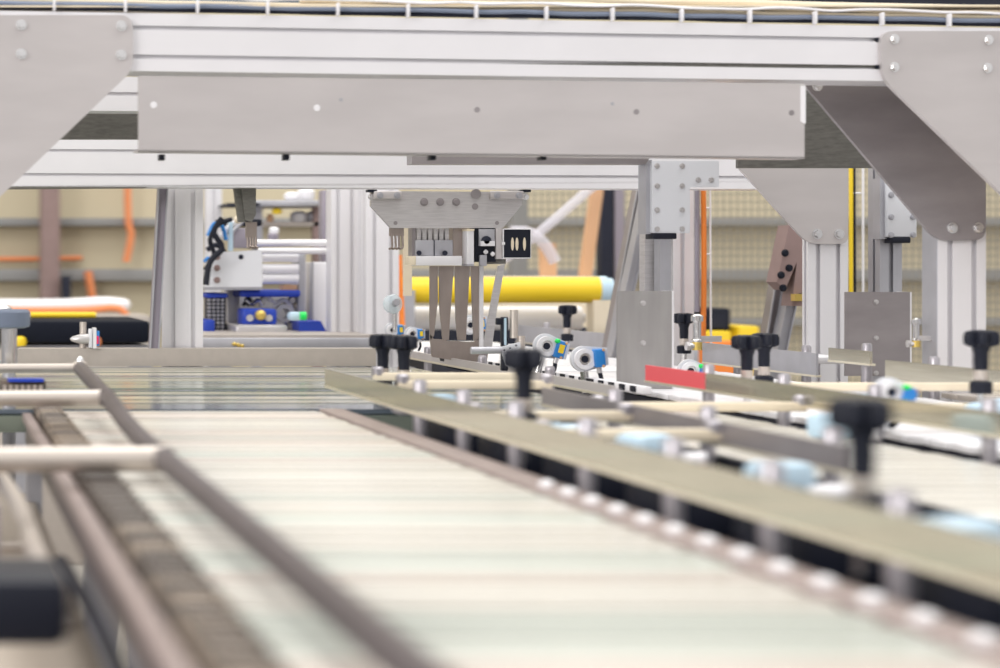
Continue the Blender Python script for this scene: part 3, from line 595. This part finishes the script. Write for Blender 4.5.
sensor('round white sensor with plain blue body, left of the thin hanging plate', 584, 359, 3.3, 1.0, None, False, rot=.1)
sensor('white sensor with green lamp below the chrome air fitting, behind red rail end', 690, 371, 3.6, .9, None, True, rot=-.25, stem=False)
sensor('small white sensor behind the black slotted box arm, seen through the comb', 470, 325, 4.0, .75, 'yellow', True, .1, False)
sensor('small blue and yellow sensor just left of the comb plate', 412, 334, 4.0, .55, 'yellow', False, 0)
sensor('small blue and yellow sensor above the pair of black knobs', 392, 330, 4.1, .55, 'yellow', False, 0)
sensor('blurred pale sensor with green lamp beside the big black knob', 890, 392, 2.3, 1.1, None, True, -.35, False)
r = thing('clear_suction_cup', 'clear round plastic cup on a metal rod left of the comb plate', 'suction cup', P(393, 325, 4.0)); d = 4.0
MB().lathe(P(394, 304, d), [(S(9, d), -.012), (S(10, d), 0), (S(9, d), .004), (S(5, d), .008)], 24, (.5, -1, 0)).build('cup', M['clear'], r); MB().cyl(P(394, 304, d), P(397, 302, d-.03), S(3.5, d)).build('hub', M['alud'], r); MB().cyl(P(395, 304, d+.01), P(395, 332, d+.01), S(2.4, d)).build('rod', M['chrome'], r)

# ------------------------------------------------------------ left: end bar, sensor rod, disc
d = 3.96
tag(MB().prism([P(x, y, d) for x, y in rounded([(18, 348.5), (376, 348.5), (376, 366), (18, 366)], [3, 0, 0, 0], 3)], V(0, .05, 0)).build('end_bar', M['taupe'], None, False), 'long taupe end bar closing the far end of the strip table', 'bar')
tag(MB().pb(-60, 361, 18, 367, d+.02, .05).build('end_bar', M['alud']), 'low grey bar left of the taupe end bar', 'bar')
r = thing('nozzle_sensor', 'pointed steel nozzle with blue and red backed bracket above the end bar', 'nozzle', P(86, 348, d))
MB().cyl(P(83, 349, d+.02), P(83, 322, d+.02), S(3.4, d), 20).build('upright_rod', M['barst'], r)
MB().lathe(P(90, 339, d), [(S(5, d), 0), (S(5.2, d), S(4, d)), (S(4.6, d), S(11, d)), (S(2.4, d), S(18, d)), (S(.6, d), S(20, d))], 24, (-1, 0, 0)).build('nozzle_body', M['brush'], r)
MB().pb(89, 329, 92.5, 348, d-.01, .03, .002).build('bracket', M['whitec'], r); MB().pb(93, 328, 96.5, 348.5, d-.012, .034).build('bracket_face', M['alu'], r)
MB().pb(96.5, 331, 99.5, 346, d-.01, .02, .001).build('blue_backing', M['sblue'], r); MB().pb(96.8, 336, 98.6, 344, d-.012, .004).build('red_tag', M['scarlet'], r)
d = 3.0
r = thing('idler_disc', 'grey blue disc on a chrome stand at the far left edge', 'disc', P(9, 366, d))
MB().lathe(P(5, 328, d), [(S(20, d), 0), (S(24, d), .002), (S(25, d), .006), (S(25, d), .024), (S(23, d), .028)], 36).build('disc', M['bluecable'], r)
MB().lathe(P(3, 310, d), [(S(9, d), 0), (S(9, d), .003), (S(6, d), .007)], 24).build('cap', M['chrome'], r); MB().cyl(P(9, 367, d), P(9, 328, d), S(8, d), 24).build('stand', M['chrome'], r)
MB().cyl(V(P(9, 0, d).x, d, 0), P(9, 367, d), .01, 12).build('leg', M['alud'], r)

# ------------------------------------------------------------ the big slat conveyor
HB = .19; ZB = CZ-HB; PIT = .048
r = thing('slat_conveyor', 'wide conveyor of glossy cream cross slats filling the foreground', 'conveyor', (.335, 1.7, 0))
random.seed(11); y = .55; i = 0
while y < 2.68:
    m = random.choice(['slat', 'slat', 'slat', 'slatp', 'slatg'])
    tilt = random.uniform(-.07, .07)
    mb = MB(); mb.box((.3345, y+PIT/2, ZB-.004), (.349, PIT-.009, .008), Matrix.Rotation(tilt, 3, 'X'), .0015); mb.build('slat', M[m], r); y += PIT; i += 1
MB().bb(.17, .50, .5, 2.7, ZB-.03, ZB-.012).build('bed_frame', M['dark'], r)
MB().bb(.512, .545, .5, 2.7, ZB-.02, ZB+.003, .002).build('side_rail', M['pink'], r, True, 'pinkish side rail')
for k in range(18):
    yy = .7+k*.06
    MB().lathe((.522, yy, ZB+.003), [(.006, 0), (.006, .004), (.004, .006), (.001, .007)], 14).build('pin', M['alu'], r)
for x in (.2, .48):
    for yy in (.8, 2.5): MB().bb(x-.02, x+.02, yy-.02, yy+.02, 0, ZB-.03).build('leg', M['alud'], r)
# strip table for the far bed, dark reflections painted into its tints
r = thing('strip_table', 'table of thin shiny strips beyond the cream slats, dark reflections painted as greenish tints', 'table', (.4, 3.3, 0))
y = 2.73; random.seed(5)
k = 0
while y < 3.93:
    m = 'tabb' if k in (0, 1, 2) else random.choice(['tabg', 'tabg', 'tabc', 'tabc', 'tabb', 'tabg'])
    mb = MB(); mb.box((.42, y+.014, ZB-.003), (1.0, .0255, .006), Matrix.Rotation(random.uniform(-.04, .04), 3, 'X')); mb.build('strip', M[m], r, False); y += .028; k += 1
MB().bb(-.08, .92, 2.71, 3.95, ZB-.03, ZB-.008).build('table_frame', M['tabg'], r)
for x in (-.05, .9):
    for yy in (2.8, 3.9): MB().bb(x-.02, x+.02, yy-.02, yy+.02, 0, ZB-.03).build('leg', M['alud'], r)
# chain
r = thing('drive_chain', 'oily brown roller chain running along left edge of the cream slats', 'chain', (.139, 1.7, ZB-.02))
pr = None; n = 0; y = .62
while y < 2.72:
    if pr is None:
        mb = MB()
        for x in (.128, .158): mb.box((x, y, ZB-.002), (.003, .026, .013), None, .001)
        mb.cyl((.126, y-.009, ZB-.002), (.161, y-.009, ZB-.002), .0055, 10); mb.cyl((.132, y+.009, ZB-.002), (.155, y+.009, ZB-.002), .0065, 10)
        mb.box((.143, y, ZB-.010), (.032, .019, .004)); pr = mb.build('link', M['chain'], r); PR2 = pr.data.copy(); PR2.materials[0] = M['tan']
    else:
        o = pr.copy(); COL.objects.link(o); o.parent = r; o.location = (0 if n % 2 == 0 else .0025, n*.0225, random.uniform(-.001, .001))
        if random.random() < .45: o.data = PR2  # tan links paint brighter highlights into the mottled chain
    y += .0225; n += 1
MB().bb(.126, .161, .55, 2.74, ZB-.022, ZB-.014).build('chain_track', M['chain'], r)
r = thing('side_channel', 'pinkish beige side channel left of the brown chain', 'channel', (.1, 1.6, ZB-.03))
MB().bb(.112, .1245, .5, 2.72, ZB-.016, ZB-.004, .002).build('channel_body', M['pink'], r); MB().bb(.116, .124, .5, 2.72, ZB-.045, ZB-.016, .001).build('lip', M['tube'], r)
for yy in (.8, 2.5): MB().bb(.108, .128, yy, yy+.03, 0, ZB-.045).build('leg', M['alud'], r)

# guard frame on the left
r = thing('guard_railing', 'dark round guard rail with three level cross bars over the slat conveyor', 'guard rail', (.2, 2.0, ZB+.01))
X = .2
pts = [V(X, 2.857, CZ-.14), V(X, 2.6, CZ-.147), V(X, 2.35, CZ-.154), V(X, 2.05, CZ-.167), V(X, 1.6, CZ-.169), V(X, 1.1, CZ-.169), V(X, .6, CZ-.169)]
MB().tube(pts, .0100, 14, 5).build('rail', M['tube'], r)
for yy, h, rr in ((2.857, .14, .0068), (2.40, .153, .0095), (1.79, .169, .0115)):
    a = V(X, yy, CZ-h); b_ = V(-.12, yy, CZ-h-.002)
    MB().cyl(a, b_, rr, 20).build('cross_bar', M['barst'], r, True, 'warm steel cross bar')
    MB().box(a, (.02, .024, .02), None, .005).build('joint', M['barst'] if yy > 2.5 else M['tube'], r)
MB().lathe(V(X, 2.857, CZ-.134), [(.004, 0), (.006, .003), (.005, .008), (.001, .011)], 14).build('end_knob', M['chrome'], r)
for yy in (2.857, 1.79): MB().bb(-.12, -.1, yy-.01, yy+.01, 0, CZ-.13).build('stand', M['alud'], r)

# lower left machinery
r = thing('lower_deck', 'beige sheet metal deck below the side channel at lower left', 'deck', (-.05, 1.7, .8))
MB().bb(-.09, .12, 1.0, 2.6, CZ-.30, CZ-.29, .002).build('deck_sheet', M['deck'], r)
for k, yy in enumerate((1.35, 1.62, 2.05)): MB().bb(-.08, .11, yy, yy+.012, CZ-.29, CZ-.28, .002).build('deck_rib', M['barst'], r)
for yy in (1.2, 2.4): MB().bb(-.08, -.05, yy, yy+.03, 0, CZ-.3).build('leg', M['alud'], r)
tag(MB().bb(.045, .073, 1.66, 1.74, CZ-.29, CZ-.27, .004).build('red_block', M['brown']), 'reddish brown block lying on the beige deck', 'block')
r = thing('motor_box', 'large black motor housing at the lower left corner', 'motor', (.02, 1.15, CZ-.29))
MB().bb(-.08, .078, 1.2, 1.3, CZ-.226, CZ-.186, .008).build('housing', M['black'], r); MB().bb(-.06, .03, 1.22, 1.28, CZ-.29, CZ-.226).build('base', M['dark'], r)
MB().tube([V(.106, 1.75, CZ-.255), V(.11, 1.5, CZ-.25), V(.112, 1.25, CZ-.25), V(.112, .95, CZ-.25)], .006).build('cable', M['dark'], r)
tag(MB().cyl(V(-.02, .95, CZ-.178), V(.006, .95, CZ-.178), .004).build('orange_plug', M['orange']), 'orange plug tip at the lower left edge', 'plug')
r = thing('side_machine', 'grey upright machine parts at the left edge behind the cross bars', 'machine', (.03, 2.2, .8))
MB().bb(-.12, .045, 2.02, 2.3, CZ-.20, CZ-.17, .004).build('grey_arm', M['alud'], r); MB().bb(.015, .05, 2.1, 2.13, CZ-.29, CZ-.17, .004).build('upright', M['bluecable'], r)
MB().bb(.03, .05, 1.7, 1.72, CZ-.29, CZ-.2, .003).build('upright', M['violet'], r); MB().bb(.0, .02, 1.68, 1.74, CZ-.29, CZ-.16, .004).build('dark_upright', M['dark'], r)
MB().tube([V(.05, 2.9, CZ-.2), V(.055, 2.3, CZ-.215), V(.075, 1.9, CZ-.225), V(.08, 1.4, CZ-.235)], .009).build('side_tube', M['barst'], r)
r = thing('patterned_block', 'dark speckled toothed block under the first cross bar', 'block', P(22, 392, 2.75))
MB().pb(0, 380, 46, 394, 2.75, .06, .003).build('block_body', M['chain'], r); MB().pb(8, 379, 44, 382, 2.74, .03).build('blue_cap', M['blue'], r)
for k in range(7): MB().pb(3+k*6, 385, 6.5+k*6, 390, 2.745, .006).build('tooth', M['barst'], r)

# ------------------------------------------------------------ right hand lanes
def lane(name, label, x0, x1, y0, y1, m, edge):
    r = thing(name, label, 'conveyor', ((x0+x1)/2, (y0+y1)/2, 0))
    n = 0; y = y0; pit = .05
    while y < y1 and n < 95:
        MB().box(((x0+x1)/2, y+pit/2, ZB-.004), (x1-x0, pit-.006, .008), Matrix.Rotation(random.uniform(-.04, .04), 3, 'X'), .001).build('slat', M[m], r); y += pit; n += 1
    MB().bb(x0+.01, x1-.01, y0, y1, ZB-.04, ZB-.012).build('bed_frame', M['dark'], r)
    for x in (x0+.01, x1-.04):
        for yy in (y0+.1, y1-.1): MB().bb(x, x+.03, yy, yy+.03, 0, ZB-.04).build('leg', M['alud'], r)
    return r
lane('side_lane_conveyor', 'white slatted lane between the near rail and the red tipped rail', .80, 1.03, .95, 2.68, 'slat', 0)
lane('side_lane_conveyor', 'white slatted lane beyond the red tipped rail', 1.11, 1.46, 1.3, 5.3, 'white', 0)
lane('side_lane_conveyor', 'white slatted lane at the far right edge', 1.55, 1.95, 2.2, 3.05, 'slatp', 0)
r = thing('cavity_tray', 'long black tray with clamps beneath the near rail', 'tray', (.66, 1.8, 0))
MB().bb(.55, .79, .7, 2.66, ZB-.05, ZB-.03, .002).build('tray_floor', M['dark'], r); MB().bb(.785, .795, .7, 2.66, ZB-.03, ZB+.002).build('tray_wall', M['black'], r)
MB().pb(400, 400, 418, 416, 2.45, .05, .004).build('end_box', M['alud'], r)
for k in range(7):
    yy = 2.35-k*.24; MB().bb(.60, .70, yy, yy+.13, ZB-.03, ZB+.012, .01).build('black_block', M['black'], r)
for yy in (.9, 2.5): MB().bb(.65, .68, yy, yy+.03, 0, ZB-.05).build('leg', M['alud'], r)

def guide(label, X, ht, hb, y0, y1, posts, m='rail', red=0., px=.016):
    """a strip of polished steel on posts, running away from the lens"""
    r = thing('guide_rail', label, 'guide rail', (X, (y0+y1)/2, ZB))
    yr = y1-red
    MB().bb(X-.002, X+.002, y0, yr, CZ-hb, CZ-ht).build('strip', M[m], r, False)
    if red: MB().bb(X-.0021, X+.0021, yr, y1, CZ-hb, CZ-ht).build('red_end', M['red'], r, False, 'red painted rail end')
    MB().bb(X-.003, X+.007, y0, y1, CZ-hb-.0035, CZ-hb).build('lower_flange', M['railb'], r, False)
    for yy in posts:
        a = V(X+px, yy, 0)
        MB().lathe((X+px, yy, ZB-.03), [(.008, 0), (.008, .06), (.008, HB+.03-ht+.008), (.006, HB+.03-ht+.011)], 16).build('post', M['satin'], r)
        MB().box((X+px/2, yy, CZ-(ht+hb)/2), (px, .012, .012), None, .002).build('clamp', M['alu'], r)
    return r
guide('near polished steel guide rail running from mid scene to the right edge', .56, .1425, .167, .75, 2.9, (2.4, 2.2, 2.0, 1.78, 1.57, 1.385, 1.2, 1.03))
guide('dark guide rail behind the near polished one', .76, .148, .168, 1.68, 2.52, (2.3, 2.02, 1.74), 'plated')
guide('polished guide rail with a red painted end', 1.06, .1425, .165, 1.4, 3.0, (2.8, 2.55, 2.3, 2.05, 1.8, 1.6), 'rail', .235)
guide('grey guide rail section behind the two round sensors', 1.5, .1425, .185, 4.3, 5.2, (5.0, 4.5), 'alud')
guide('grey guide rail section behind the pair of black knobs', 1.5, .1425, .18, 3.42, 3.93, (3.8, 3.5), 'alud')
guide('guide rail at the far right in front of the broad post', 1.5, .1425, .172, 2.2, 3.17, (3.05, 2.75, 2.5), 'rail')
guide('short upper guide rail beside the base of the pale gusset post', 1.49, .130, .150, 3.2, 3.35, (3.25,), 'rail')
guide('low guide rail under the comb plate', .96, .165, .178, 2.85, 4.1, (4.0, 3.6, 3.2), 'plate')
tag(MB().pb(814, 357, 850, 364, 3.6, .2, .003).build('ledge_block', M['white']), 'white ledge block at the foot of the pale gusset post', 'block')
# cross bars of the lanes
def crossbar(label, y, x0, x1, h, m='cream', rr=.008):
    r = thing('cross_bar', label, 'bar', ((x0+x1)/2, y, CZ-h-rr))
    MB().bb(x0, x1, y-rr, y+rr, CZ-h-rr, CZ-h+rr*.4, .002).build('bar', M[m], r)
    for x in (x0+.006, x1-.006): MB().lathe((x, y, CZ-h), [(.009, 0), (.009, .009), (.006, .012)], 16).build('collar', M['satin'], r)
    return r
for y, x0, x1, h, lab in ((2.86, .62, .84, .15, 'cream cross bar beyond the near pair of knobs'), (2.62, .60, .80, .148, 'cream cross bar between the knob pair and middle knob'), (2.2, .58, .76, .158, 'cream cross bar just beyond the blurred middle knob'),
    (1.95, .58, .76, .158, 'cream cross bar just before the blurred middle knob'), (2.45, .80, 1.06, .165, 'cream cross bar left of the red tipped rail'), (2.75, 1.08, 1.5, .158, 'cream cross bar beyond the pair of black knobs'), (2.35, 1.08, 1.5, .160, 'long cream cross bar before the far right rail')):
    crossbar(lab, y, x0, x1, h)
# small pale clamps between the rails
random.seed(3)
def clamp(label, X, Y, s=1., m='lblue'):
    r = thing('pale_clamp', label, 'clamp', (X, Y, ZB))
    MB().box((X, Y, ZB+.02*s), (.045*s, .04*s, .03*s), Matrix.Rotation(.4, 3, 'Z'), .008*s).build('body', M[m], r)
    MB().cyl((X+.02*s, Y-.01, ZB+.01*s), (X+.05*s, Y-.02, ZB+.012*s), .007*s).build('arm', M['white'], r); MB().cyl((X, Y, ZB-.03), (X, Y, ZB+.008*s), .006*s).build('stem', M['chrome'], r)
    return r
for X, Y, s, lab in ((.655, 2.62, .8, 'pale blue clamp near the pair of black knobs'), (.69, 2.3, .8, 'pale blue clamp right of the second rail post'), (.64, 2.05, .9, 'pale blue clamp left of the blurred middle knob'), (.67, 1.9, 1., 'pale blue clamp right of the blurred middle knob'),
    (.68, 1.62, 1., 'pale blue clamp between near rail posts at centre right'), (.62, 1.22, 1.1, 'large blurred pale blue clamp below the big black knob'), (.98, 2.2, .9, 'pale blue clamp left of the red tipped rail'), (1.16, 2.5, 1., 'pale blue clamp right of the red tipped rail'),
    (1.2, 2.28, 1.1, 'pale blue clamp beside the blurred green lamp sensor'), (1.3, 2.42, 1., 'pale blue clamp below the far right rail')): clamp(lab, X, Y, s)
# rivet dots on the white lane edges
r = thing('bead_strip', 'white toothed strip with dark gaps under the two round sensors', 'strip', (1.15, 3.5, ZB))
MB().bb(1.072, 1.086, 3.05, 4.4, ZB+.0, ZB+.012, .002).build('strip_body', M['white'], r)
for k in range(26): MB().bb(1.069, 1.073, 3.08+k*.05, 3.1+k*.05, ZB+.002, ZB+.011).build('gap', M['black'], r)

# ------------------------------------------------------------ star knobs
def star_knob(label, X, Y, ztop, scale=1.):
    o = V(X, Y, ztop-.085); r = thing('star_knob', label, 'knob', o)
    mb = MB(); pts = []
    N = 60
    for i in range(N):
        t = 2*math.pi*i/N; rr = .0115+.0105*(.5+.5*math.cos(5*t))**.6
        pts.append((rr*math.cos(t), rr*math.sin(t)))
    lv = [(.72, .064), (.98, .067), (1., .072), (1., .078), (.9, .083), (.5, .085)]
    rings = [[mb.b.verts.new(o+V(p[0]*k, p[1]*k, z)) for p in pts] for k, z in lv]
    for a, b_ in zip(rings, rings[1:]):
        for i in range(N): mb.b.faces.new((a[i], a[(i+1) % N], b_[(i+1) % N], b_[i]))
    mb.b.faces.new(rings[0][::-1]); mb.b.faces.new(rings[-1])
    mb.build('head', M['black'], r)
    MB().lathe(o, [(.008, .034), (.0085, .045), (.0085, .055), (.0115, .064)], 24).build('neck', M['black'], r)
    MB().lathe(o, [(.0075, .020), (.0085, .022), (.0085, .034)], 20).build('collar', M['barst'], r, True, 'bright steel collar')
    MB().lathe(o, [(.013, .004), (.014, .006), (.014, .018), (.011, .020)], 8).build('base_nut', M['black'], r)
    MB().cyl(o+V(0, 0, -.03), o+V(0, 0, .004), .005, 12).build('stud', M['chrome'], r)
    if scale != 1: r.scale = (scale,)*3
    return r
def zt(y, d): return CZ+(270-y)*d/F
k0 = star_knob('left knob of the pair at far end of the near rail', P(383, 0, 2.98).x, 2.98, zt(334, 2.98))
def knob(label, x, y, d, rz, s=1.): return dup(k0, (P(x, 0, d).x, d, zt(y, d)-.085*s), label, rz, s)
knob('right knob of the pair at far end of the near rail', 404, 335, 2.92, .5)
knob('blurred black knob in the middle, just before the two round sensors', 524, 348, 2.02, .3)
knob('small black knob on the rail below the yellow tube', 567, 305, 4.5, 1.0)
knob('black knob half hidden beside the hanging plate and orange cable', 684, 313, 4.0, .2)
knob('left knob of the pair behind the red tipped rail', 747, 335, 2.9, .1)
knob('right knob of the pair behind the red tipped rail', 764, 333, 3.05, .9)
knob('black knob at the far right edge in front of the broad post', 981, 330, 2.55, .6)
knob('big blurred black knob in the right foreground', 862, 397, 1.3, .2)

# ------------------------------------------------------------ groups of look-alikes
GROUPS = dict(star_knob='black star knobs on the rails', optical_sensor='optical sensors around the lanes', pale_clamp='pale clamps between the rails', cross_bar='cross bars between the rails',
    guide_rail='polished guide rails', upright_post='white slotted upright posts', gusset_plate='triangular steel gussets', hanging_plate='thin hanging steel plates', side_lane_conveyor='white slatted side lanes',
    leaning_strut='leaning struts', carriage_plate='bolted carriage plates', cable_ladder='cables on thin ladders', air_fitting='chrome air fittings', pick_fork='steel pick forks', container='containers by the grey shelf', dark_post='dark background posts', cap='small caps on the ledge')
for o in COL.objects:
    b_ = o.name.split('.')[0]
    if o.parent is None and b_ in GROUPS and 'label' in o: o['group'] = GROUPS[b_]
